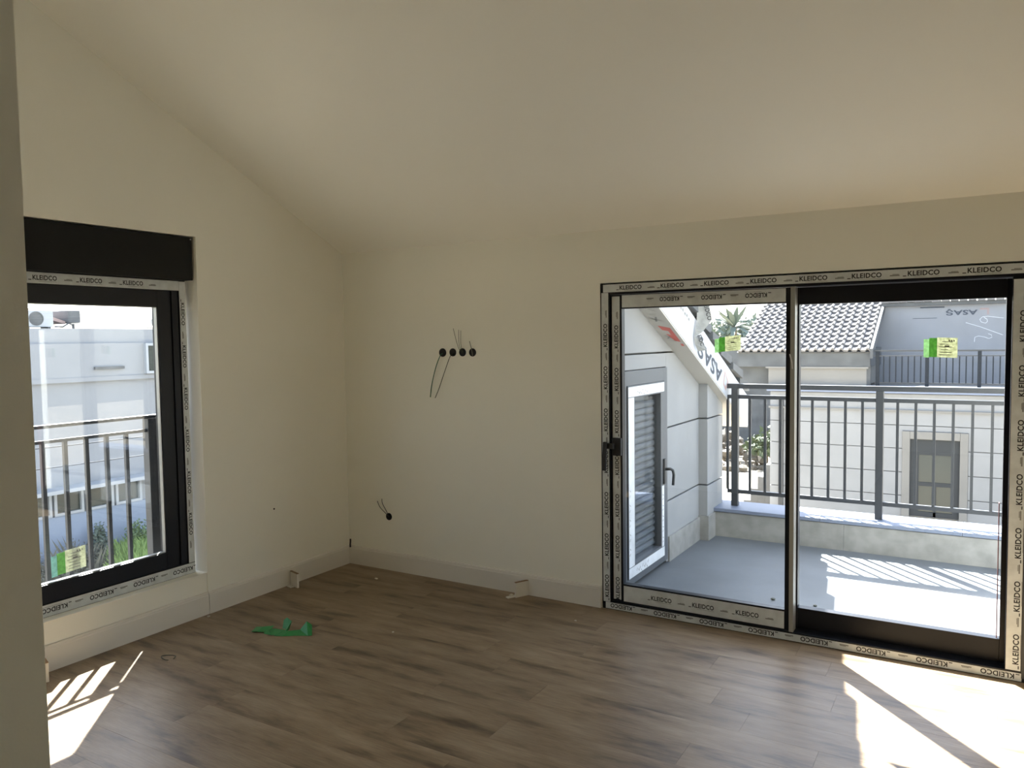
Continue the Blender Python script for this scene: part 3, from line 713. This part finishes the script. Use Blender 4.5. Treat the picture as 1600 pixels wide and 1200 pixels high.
# prism over y takes (x, z)
sme = sl.mesh('shutter_slat', (0, 0, 0)); sme.materials.append(SHUT)
while zz + 0.048 < zc - 0.086:
    o = bpy.data.objects.new('shutter_slat', sme); COL.objects.link(o); o.parent = sd; o.location = Vector((0, 0, zz)) - Vector(ORIGIN[sd.name])
    zz += 0.0495
MB().box((2.105, sy0 - 0.005, za + 0.085), (2.110, sy1 + 0.005, zc - 0.08)).build('glass_pane', GLASS, sd)
hl = MB().box((TX, yb - 0.05, 0.61), (TX + 0.014, yb - 0.012, 0.80)).build('handle', RAIL, sd, bevel=0.003)
MB().tube([(TX + 0.01, yb - 0.03, 0.72), (TX + 0.05, yb - 0.03, 0.725), (TX + 0.065, yb - 0.02, 0.715), (TX + 0.066, yb + 0.0, 0.68), (TX + 0.060, yb + 0.0, 0.60)], 0.011, 8).build('lever', RAIL, hl, smooth=True)

# small things on the terrace floor
for (x, y, r_, lab) in ((3.02, 0.72, 0.018, 'small dark stone on the terrace floor near the door track'), (3.28, 0.72, 0.014, 'small dark flake on the terrace floor beside the door meeting stile')):
    mb = MB(); bm = bmesh.new(); bmesh.ops.create_icosphere(bm, subdivisions=1, radius=r_)
    for v in bm.verts: v.co.z *= 0.4
    mb.add([(v.co.x + x, v.co.y + y, v.co.z + TZ + r_ * 0.38) for v in bm.verts], [[v.index for v in f.verts] for f in bm.faces]); bm.free()
    tag(mb.build('pebble', WIREO, loc=(x, y, TZ)), lab, 'pebble')

# ------------------------------------------------------------------ ground and neighbouring house
GZ = -3.2
struct(MB().box((-60, -60, GZ - 0.5), (60, 90, GZ)).build('ground', SAND), 'sandy building-site ground between the houses')
# our own lower storey
struct(MB().box((-0.25, YB - 0.25, GZ), (XR + 0.25, 0.25, -0.101)).build('lower_storey', STUCCO), 'rendered lower storey of the house')

NY = 14.0
nb = empty('neighbour_house', (3.0, NY, GZ)); tag(nb, 'cream house with tiled roof and railed upper terrace across the alley', 'house')
MB().box((0.02, NY + 0.05, GZ), (8.0, 22, 0.55)).build('core', CREAM, nb)
zs = [GZ, -2.73, -2.23, -1.73, -1.229, -0.723, -0.228, 0.44]
NWx0, NWx1, NWz0, NWz1 = 2.885, 3.805, -2.15, -0.51
for i in range(7):
    a, b = zs[i] + 0.008, zs[i + 1] - 0.008
    spans = [(0.0, 2.735), (3.955, 8.0)] if b < -0.2 and a > -2.4 else [(0.0, 8.0)]
    for (p, q) in spans: MB().box((p, NY, a), (q, NY + 0.10, b)).build('wall_panel', NBST, nb)
MB().box((0.0, NY, -2.15), (8.0, NY + 0.02, -2.15 + 0.001)).build('joint_line', GREYB, nb)
MB().box((0.20, NY - 0.06, -3.2), (0.30, NY + 0.02, 0.30)).build('downpipe', RAIL, nb)
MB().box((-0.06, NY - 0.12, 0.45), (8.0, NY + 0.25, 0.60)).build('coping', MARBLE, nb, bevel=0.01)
MB().box((-0.03, NY - 0.05, 0.06), (8.0, NY + 0.1, 0.10)).build('cornice', CREAM, nb)
MB().box((2.735, NY, -0.340), (3.955, NY + 0.10, -0.236)).build('wall_panel', NBST, nb)
# window with cream surround
nw = MB()
for (a, b, c, d) in ((2.737, 2.885, -2.3, -0.345), (3.805, 3.953, -2.3, -0.345), (2.885, 3.805, -0.51, -0.345)):
    nw.box((a, NY - 0.04, c), (b, NY + 0.10, d))
nw.build('window_surround', CREAM, nb, bevel=0.01)
w = MB()
for (a, b, c, d) in ((2.885, 3.05, NWz0, NWz1), (3.68, 3.805, NWz0, NWz1), (3.05, 3.68, -0.84, NWz1), (3.05, 3.68, NWz0, -2.05), (3.05, 3.68, -1.50, -1.42), (3.33, 3.38, NWz0, -1.5)):
    w.box((a, NY + 0.02, c), (b, NY + 0.08, d))
wo = w.build('window', WINF, nb)
for (a, b, c, d) in ((3.05, 3.68, -1.42, -0.84), (3.05, 3.33, -2.05, -1.5), (3.38, 3.68, -2.05, -1.5)):
    MB().box((a, NY + 0.045, c), (b, NY + 0.05, d)).build('pane', DARKG, wo)
# roofed bay on its left side: cream band, grey fascia, tiled slope
MB().box((-0.05, NY + 0.02, 0.60), (2.02, 16.2, 1.00)).build('bay_wall', CREAM, nb)
MB().box((-0.10, NY - 0.04, 0.965), (2.06, NY + 0.05, 1.005)).build('bay_cornice', CREAM, nb)
MB().box((-0.74, NY - 0.02, 1.00), (2.09, 16.2, 1.40)).build('grey_fascia', GREYB, nb)
MB().box((-0.74, NY + 0.3, 0.55), (-0.06, 18.0, 1.02)).build('grey_side', GREYB, nb)
MB().box((2.02, NY + 0.02, 0.60), (2.10, NY + 0.10, 1.05)).build('bay_corner', GREYB, nb)
def n_z(y): return 1.405 + 0.448 * (y - NY)
roof = MB().prism([(NY - 0.10, n_z(NY - 0.1) - 0.03), (20.0, n_z(20) - 0.03), (20.0, n_z(20) - 0.2), (NY + 0.1, n_z(NY) - 0.14)], 'x', -0.74, 2.10).build('roof', GREYB, nb)
# tile shape: flat pan with a rounded roll at its right side, thick front lip
TWd, TL = 0.176, 0.272
prof = [(0, 0.012), (0.050, 0.006), (0.088, 0.008), (0.100, 0.040), (0.128, 0.062), (0.156, 0.044), (0.170, 0.012), (0.178, 0.010)]
vs = []; n = len(prof)
for (yy, lift) in ((0.0, 0.052), (TL + 0.02, 0.0)):
    for (a, b) in prof: vs.append((a, yy, b + lift))
    for (a, b) in prof: vs.append((a, yy, b + lift - 0.045))
fs = []
for i in range(n - 1):
    fs.append((i, i + 1, 2 * n + i + 1, 2 * n + i)); fs.append((n + i, 3 * n + i, 3 * n + i + 1, n + i + 1)); fs.append((i, n + i, n + i + 1, i + 1))
fs.append((0, 2 * n, 3 * n, n)); fs.append((n - 1, 2 * n - 1, 4 * n - 1, 3 * n - 1))
tme = MB().add(vs, fs).mesh('roof_tile'); tme.materials.append(ROOFT)
ang = math.atan(0.448)
for r_ in range(13):
    for c_ in range(16):
        yb_ = NY - 0.10 + r_ * TL * math.cos(ang)
        o = bpy.data.objects.new('roof_tile', tme); COL.objects.link(o); o.parent = roof
        o.rotation_euler = (ang, 0, 0)
        o.location = Vector((-0.74 + c_ * TWd + 0.02, yb_, n_z(yb_) - 0.035)) - Vector(ORIGIN[nb.name])
# verge strip on the roof's right edge
MB().prism([(NY - 0.12, n_z(NY - 0.12) - 0.16), (16.3, n_z(16.3) - 0.16), (16.3, n_z(16.3) + 0.05), (NY - 0.12, n_z(NY - 0.12) + 0.05)], 'x', 2.10, 2.155).build('verge_board', GREYB, nb)
# membrane-clad wall behind its terrace
mw = MB().box((1.5, 16.2, 0.55), (8.0, 16.5, 2.36)).build('membrane_wall', MEMB, nb)
MB().box((2.15, 16.192, 1.06), (8.0, 16.2, 1.068)).build('seam', INKG, mw)
MB().box((2.10, 16.05, 2.36), (8.0, 16.6, 2.44)).build('ragged_edge', GREYB, nb)
mb = MB(); rnd = random.Random(5)
for i in range(33): 
    a = 2.1 + i * 0.178; mb.box((a, 15.98, 2.44 + rnd.uniform(-.008, .008)), (a + 0.15, 16.6, 2.50))
mb.build('eave_tiles', ROOFT, nb)
lt_ = MB(); put_word(lt_, 'ASAŞ', (4.06, 16.2, 2.265), -X, -Z, -Y, 0.63, 0.15, 0.003)
put_rect(lt_, (2.75, 16.2, 2.06), X, Z, -Y, 0.5, 0.012, 0.003); put_rect(lt_, (2.9, 16.2, 2.30), X, Z, -Y, 0.5, 0.03, 0.003)
lt_.build('lettering', INKN, mw)
lo = MB(); lo.add([(4.10, 16.196, 2.27), (4.28, 16.196, 2.27), (4.28, 16.196, 2.12), (4.24, 16.196, 2.12), (4.24, 16.196, 2.23), (4.10, 16.196, 2.23)], [(0, 1, 4, 5), (1, 2, 3, 4)])
lo.build('logo', mat('logo_pale', (0.24, 0.18, 0.18), 0.6), mw)
def chalk(pts): MB().tube([(a, 16.195, b) for a, b in pts], 0.006, 5).build('chalk_stroke', CHALK, mw)
chalk([(4.006, 1.509), (4.011, 1.61), (4.085, 1.638), (4.197, 1.615), (4.284, 1.578), (4.345, 1.606), (4.332, 1.663), (4.27, 1.686)])
chalk([(3.829, 1.948), (4.1, 1.85), (4.55, 1.655)])
chalk([(4.56, 2.03), (4.251, 2.081), (4.152, 2.07), (4.103, 2.013), (4.129, 1.955), (4.216, 1.924), (4.25, 1.96), (4.246, 2.01), (4.18, 2.06)])
# its railing
nr = MB().box((2.16, NY + 0.03, 1.335), (8.0, NY + 0.07, 1.37)).build('railing', RAIL, nb)
MB().box((2.16, NY + 0.035, 1.235), (8.0, NY + 0.065, 1.255)).build('upper_rail', RAIL, nr)
MB().box((2.16, NY + 0.035, 0.66), (8.0, NY + 0.065, 0.68)).build('lower_rail', RAIL, nr)
pst = MB().box((-0.035, 0.015, 0.60), (0.035, 0.085, 1.34)).mesh('post'); pst.materials.append(RAILD)
bst = MB().box((-0.012, 0.038, 0.66), (0.012, 0.062, 1.25)).mesh('baluster'); bst.materials.append(RAILD)
for k in range(6):
    for j in range(8):
        xx = 2.235 + 0.943 * k + 0.943 * j / 8
        if xx > 7.9: continue
        o = bpy.data.objects.new('post' if j == 0 else 'baluster', pst if j == 0 else bst); COL.objects.link(o); o.parent = nr
        o.location = Vector((xx, NY, 0)) - Vector(ORIGIN[nb.name])
# outside steps at its left corner
st = empty('outside_steps', (-0.6, 17.0, GZ)); tag(st, 'grey concrete outside steps beside the cream house', 'steps')
for i in range(7):
    MB().box((-1.3 + 0.18 * i, 16.0, GZ), (-1.3 + 0.18 * (i + 1) - 0.002, 17.6, GZ + 0.32 * (i + 1))).build('step', STEPG, st)

# ------------------------------------------------------------------ farther surroundings on that side
fh = empty('far_house', (-5.5, 32, GZ)); tag(fh, 'distant grey gabled house behind the sloping roof edge', 'house')
MB().box((-9.0, 32, GZ), (-3.2, 40, 0.6)).build('wall', GREYB, fh)
MB().prism([(-9.4, 0.6), (-2.9, 0.2), (-2.9, 0.5), (-5.9, 1.65), (-9.4, 1.6)], 'y', 31.7, 40).build('roof', GREYB, fh)
MB().box((-4.4, 31.9, -0.3), (-3.3, 32, 0.0)).build('pale_band', CREAM, fh)

def leaves(mb, c, r, n, size, rnd, zs_=1.0):
    for i in range(n):
        d = Vector((rnd.gauss(0, 1), rnd.gauss(0, 1), rnd.gauss(0, 1))).normalized() * (rnd.random() ** 0.45)
        p = Vector(c) + Vector((d.x * r, d.y * r, d.z * r * zs_))
        u = Vector((rnd.gauss(0, 1), rnd.gauss(0, 1), rnd.gauss(0, 1))).normalized(); v = u.orthogonal().normalized() * size * rnd.uniform(.5, 1.1); u = u * size * rnd.uniform(.6, 1.3)
        mb.add([p - u * 0.5, p + v * 0.35, p + u * 0.5, p - v * 0.35], [(0, 1, 2, 3)])
def bush(loc, r, n, size, mtl, label, name='bush', zs_=0.8, seed=1, trunk=0.3):
    rnd = random.Random(seed); e = empty(name, loc); tag(e, label, 'bush' if name == 'bush' else 'tree')
    mb = MB()
    for k in range(5):
        c = Vector(loc) + Vector((rnd.uniform(-.5, .5) * r, rnd.uniform(-.4, .4) * r, trunk + r * zs_ * rnd.uniform(.7, 1.3))); leaves(mb, c, r * rnd.uniform(.5, .75), n // 5, size, rnd, zs_)
    fo = mb.build('foliage', mtl, e); fo['kind'] = 'stuff'
    MB().tube([loc, Vector(loc) + Z * (trunk + r * 0.6)], r * 0.07, 6, r * 0.04).build('trunk', BARK, e)
bush((-2.6, 25.0, GZ), 0.9, 700, 0.22, LEAF, 'green bush on the site beyond the terrace railing', seed=2)
bush((-5.4, 22.0, GZ), 0.9, 700, 0.24, LEAF, 'low green bush at the end of the terrace side wall', seed=3, zs_=0.7)
bush((-10.6, 52.0, GZ), 2.6, 900, 0.5, LEAFD, 'hazy round tree behind the distant grey house', name='tree', seed=5, trunk=2.6)
pm = empty('palm_tree', (-8.7, 43.0, GZ)); tag(pm, 'hazy palm tree rising behind the sloping roof edge', 'palm')
PT = Vector((-8.7, 43.0, 2.3))
MB().tube([(-8.7, 43, GZ), (-8.65, 43, 0), tuple(PT)], 0.22, 8, 0.15).build('trunk', BARK, pm)
for i in range(28):
    t = i * 2.39996; el = 0.1 + 0.95 * ((i * 11) % 28) / 28; ln = 2.1
    d = Vector((math.cos(t), math.sin(t), 0)); rows = []
    for k in range(7):
        s_ = k / 6; p = PT + d * (ln * s_ * math.cos(el)) + Z * (ln * s_ * math.sin(el) - 1.1 * s_ * s_ * (1.1 - el * 0.6)); w_ = 0.15 * math.sin(math.pi * min(1, s_ * 0.9 + 0.1)) + 0.01
        r_ = d.cross(Z); rows.append((p - r_ * w_ - Z * w_ * 0.5, p + r_ * w_ - Z * w_ * 0.5))
    MB().ribbon(rows, 0.01).build('frond', LEAFD, pm)
# rubble heap
rnd = random.Random(21); mb = MB()
for i in range(150):
    bm = bmesh.new(); r_ = rnd.uniform(0.08, 0.34); bmesh.ops.create_icosphere(bm, subdivisions=1, radius=r_)
    a, b = max(-3, min(3, rnd.gauss(0, 1.5))), max(-3, min(3, rnd.gauss(0, 1.8))); h = max(0.0, 1.1 - 0.22 * (a * a + b * b) * 0.6) * rnd.random()
    for v in bm.verts: v.co *= rnd.uniform(0.65, 1.2)
    mb.add([(v.co.x - 5.0 + a, v.co.y + 26.5 + b * 0.8, v.co.z + GZ + h + 0.03) for v in bm.verts], [[v.index for v in f.verts] for f in bm.faces]); bm.free()
tag(mb.build('rubble_heap', STONE, loc=(-5, 26.5, GZ)), 'heap of pale building rubble on the sandy ground', 'rubble', kind='stuff')

# ------------------------------------------------------------------ white building seen through the tall window
BX = -13.0
wb2 = empty('white_building', (BX, 4.0, GZ)); tag(wb2, 'white flat-roofed building behind the tall window', 'building')
MB().box((BX - 9, -8, GZ), (BX, 14, 0.98)).build('lower_wall', STUCCOW, wb2)
MB().box((BX - 9, -8, 1.0), (BX + 0.10, 14, 1.75)).build('upper_wall', STUCCOW, wb2)
MB().box((BX - 9, -8, 1.75), (BX + 0.02, 14, 2.08)).build('roof_edge', STUCCOW, wb2)
MB().box((BX, 3.0, 0.9), (BX + 0.12, 14, 1.0)).build('slab_edge', STUCCOW, wb2)
def bwin(y0, y1, z0, z1, x=BX):
    mb = MB(); f_ = 0.06
    for (a, b, c, d) in ((y0, y0 + f_, z0, z1), (y1 - f_, y1, z0, z1), (y0 + f_, y1 - f_, z0, z0 + f_), (y0 + f_, y1 - f_, z1 - f_, z1)):
        mb.box((x, a, c), (x + 0.10, b, d))
    o = mb.build('window', WHITEP, wb2)
    MB().box((x + 0.005, y0 + f_, z0 + f_), (x + 0.03, y1 - f_, z1 - f_)).build('pane', DARKG, o)
bwin(6.98, 7.42, 1.02, 1.74, BX + 0.10); bwin(7.44, 8.0, 1.02, 1.74, BX + 0.10)
for k in range(5): bwin(3.35 + 0.70 * k, 4.0 + 0.70 * k, -1.98, -1.44)
MB().box((BX, -8, -1.44), (BX + 0.45, 14, -1.36)).build('canopy_slab', WHITEP, wb2)
bp_ = MB().box((BX, -8, GZ), (BX + 0.06, 14, -1.99)).build('plinth', mat('plinth_blue', (0.22, 0.26, 0.33), 0.8), wb2)
MB().box((BX + 0.10, 5.75, 1.16), (BX + 0.16, 6.45, 1.22)).build('vent_slot', GREYB, wb2)
ac = empty('air_conditioner', (BX - 0.2, 4.8, 2.08)); tag(ac, 'white outdoor air conditioner on the flat roof edge', 'air conditioner')
acb = MB().box((BX - 0.45, 4.42, 2.11), (BX - 0.10, 5.02, 2.47)).build('body', WHITEP, ac, bevel=0.015)
MB().disc((BX - 0.10, 4.66, 2.29), (1, 0, 0), 0.15, 0.012, 24, inner=0.13).build('grille_ring', GREYB, acb)
MB().disc((BX - 0.10, 4.66, 2.29), (1, 0, 0), 0.13, 0.004, 24).build('fan', GREYB, acb)
for a in (4.5, 4.94): MB().box((BX - 0.43, a - 0.03, 2.08), (BX - 0.12, a + 0.03, 2.11)).build('foot', RAIL, ac)
sw = empty('solar_heater', (BX - 0.6, 5.3, 2.08)); tag(sw, 'rooftop solar water heater with slanted panel beside the air conditioner', 'water heater')
MB().prism([(4.4, 2.50), (5.50, 2.19), (5.50, 2.25), (4.5, 2.60), (4.4, 2.60)], 'x', BX - 1.6, BX - 0.5).build('panel', TERRA, sw)
MB().box((BX - 1.4, 5.52, 2.21), (BX - 0.4, 5.80, 2.50)).build('tank', GREYB, sw, bevel=0.03)
MB().box((BX - 1.9, 5.10, 2.20), (BX - 1.65, 5.48, 2.46)).build('tank_cover', mat('tank_grey', (0.20, 0.25, 0.28), 0.6), sw, bevel=0.03)
MB().tube([(BX - 0.4, 5.2, 2.13), (BX - 0.35, 5.35, 2.12), (BX - 0.35, 5.48, 2.2), (BX - 0.35, 5.56, 2.18), (BX - 0.35, 5.58, 2.10)], 0.018, 6).build('pipe', RAIL, sw)
for a in (5.15, 5.68): MB().box((BX - 0.52, a - 0.02, 2.08), (BX - 0.48, a + 0.02, 2.2)).build('leg', RAIL, sw)
an = empty('antenna', (BX + 0.06, 7.3, 2.08)); tag(an, 'small roof antenna at the right end of the white roof', 'antenna')
MB().tube([(BX + 0.0, 7.35, 2.08), (BX + 0.0, 7.35, 2.32)], 0.02, 6).build('mast', RAIL, an)
MB().tube([(BX + 0.0, 6.85, 2.10), (BX + 0.0, 7.45, 2.11)], 0.014, 6).build('boom', RAIL, an)
MB().disc((BX + 0.02, 7.31, 2.24), (1, 0.3, 0.2), 0.09, 0.01, 16).build('dish', TILEG, an)
for (zz, lab) in ((0.02, 'thin overhead cable crossing in front of the white building, upper one'), (-0.32, 'thin overhead cable crossing in front of the white building, lower one')):
    P = [(-9.0, -4 + 1.4 * k, zz + 0.25 * ((k - 6) / 6) ** 2) for k in range(13)]
    tag(MB().tube(P, 0.010, 5).build('overhead_cable', RAIL, loc=P[0]), lab, 'cable')
# weeds and grass at the foot of the building
struct(MB().box((-12.9, -8, GZ), (-5.0, 16, GZ + 0.02)).build('yard_ground', mat('yard_soil', (0.10, 0.095, 0.085), 0.95, noise=0.3, nscale=1.2)), 'dull earth yard in front of the white building')
def blade(mb, x, y, h, w, rnd):
    a = rnd.uniform(0, 6.283); d = Vector((math.cos(a), math.sin(a), 0)); lean = Vector((rnd.gauss(0, .25), rnd.gauss(0, .25), 0)) * h
    p = Vector((x, y, GZ + 0.02)); mb.add([p - d * w, p + d * w, p + lean * 0.4 + Z * h * 0.6 + d * w * .6, p + lean + Z * h], [(0, 1, 2, 3)])
rnd = random.Random(33); mb = MB()
for i in range(16000):
    x = rnd.uniform(-12.6, -10.6); y = rnd.uniform(4.0, 8.5); e_ = y + 0.62 * (x + 13)
    if e_ < 6.15 + rnd.gauss(0, .12) or e_ > 8.5: continue
    blade(mb, x, y, rnd.uniform(.15, .6), .012, rnd)
tag(mb.build('grass', GRASSM, loc=(-10, 6, GZ)), 'bright green grass below the white building', 'grass', kind='stuff')
mb = MB()
for i in range(2600):
    x = rnd.uniform(-12.4, -11.0); y = rnd.gauss(5.3, 0.55) - 0.62 * (x + 13)
    if y + 0.62 * (x + 13) > 6.05: continue
    h = rnd.uniform(.1, .5) * (1.0 if rnd.random() > .12 else 1.7); blade(mb, x, y, h, .004, rnd)
    leaves(mb, (x, y, GZ + 0.02 + h * 0.8), 0.10, 6, 0.045, rnd, 1.4)
tag(mb.build('dry_weeds', WEEDM, loc=(-11.5, 5, GZ)), 'dull dry weeds in front of the blue plinth', 'weeds', kind='stuff')
bush((-12.5, 5.45, GZ), 0.28, 500, 0.08, LEAFD, 'tall dark weed bush against the blue plinth', seed=14, zs_=1.6, trunk=0.1)
bush((-12.4, 6.25, GZ), 0.30, 500, 0.07, mat('shrub_leaf', (0.12, 0.17, 0.08), 0.8), 'leafy green shrub standing in the grass by the railing post', seed=15, zs_=1.5, trunk=0.1)
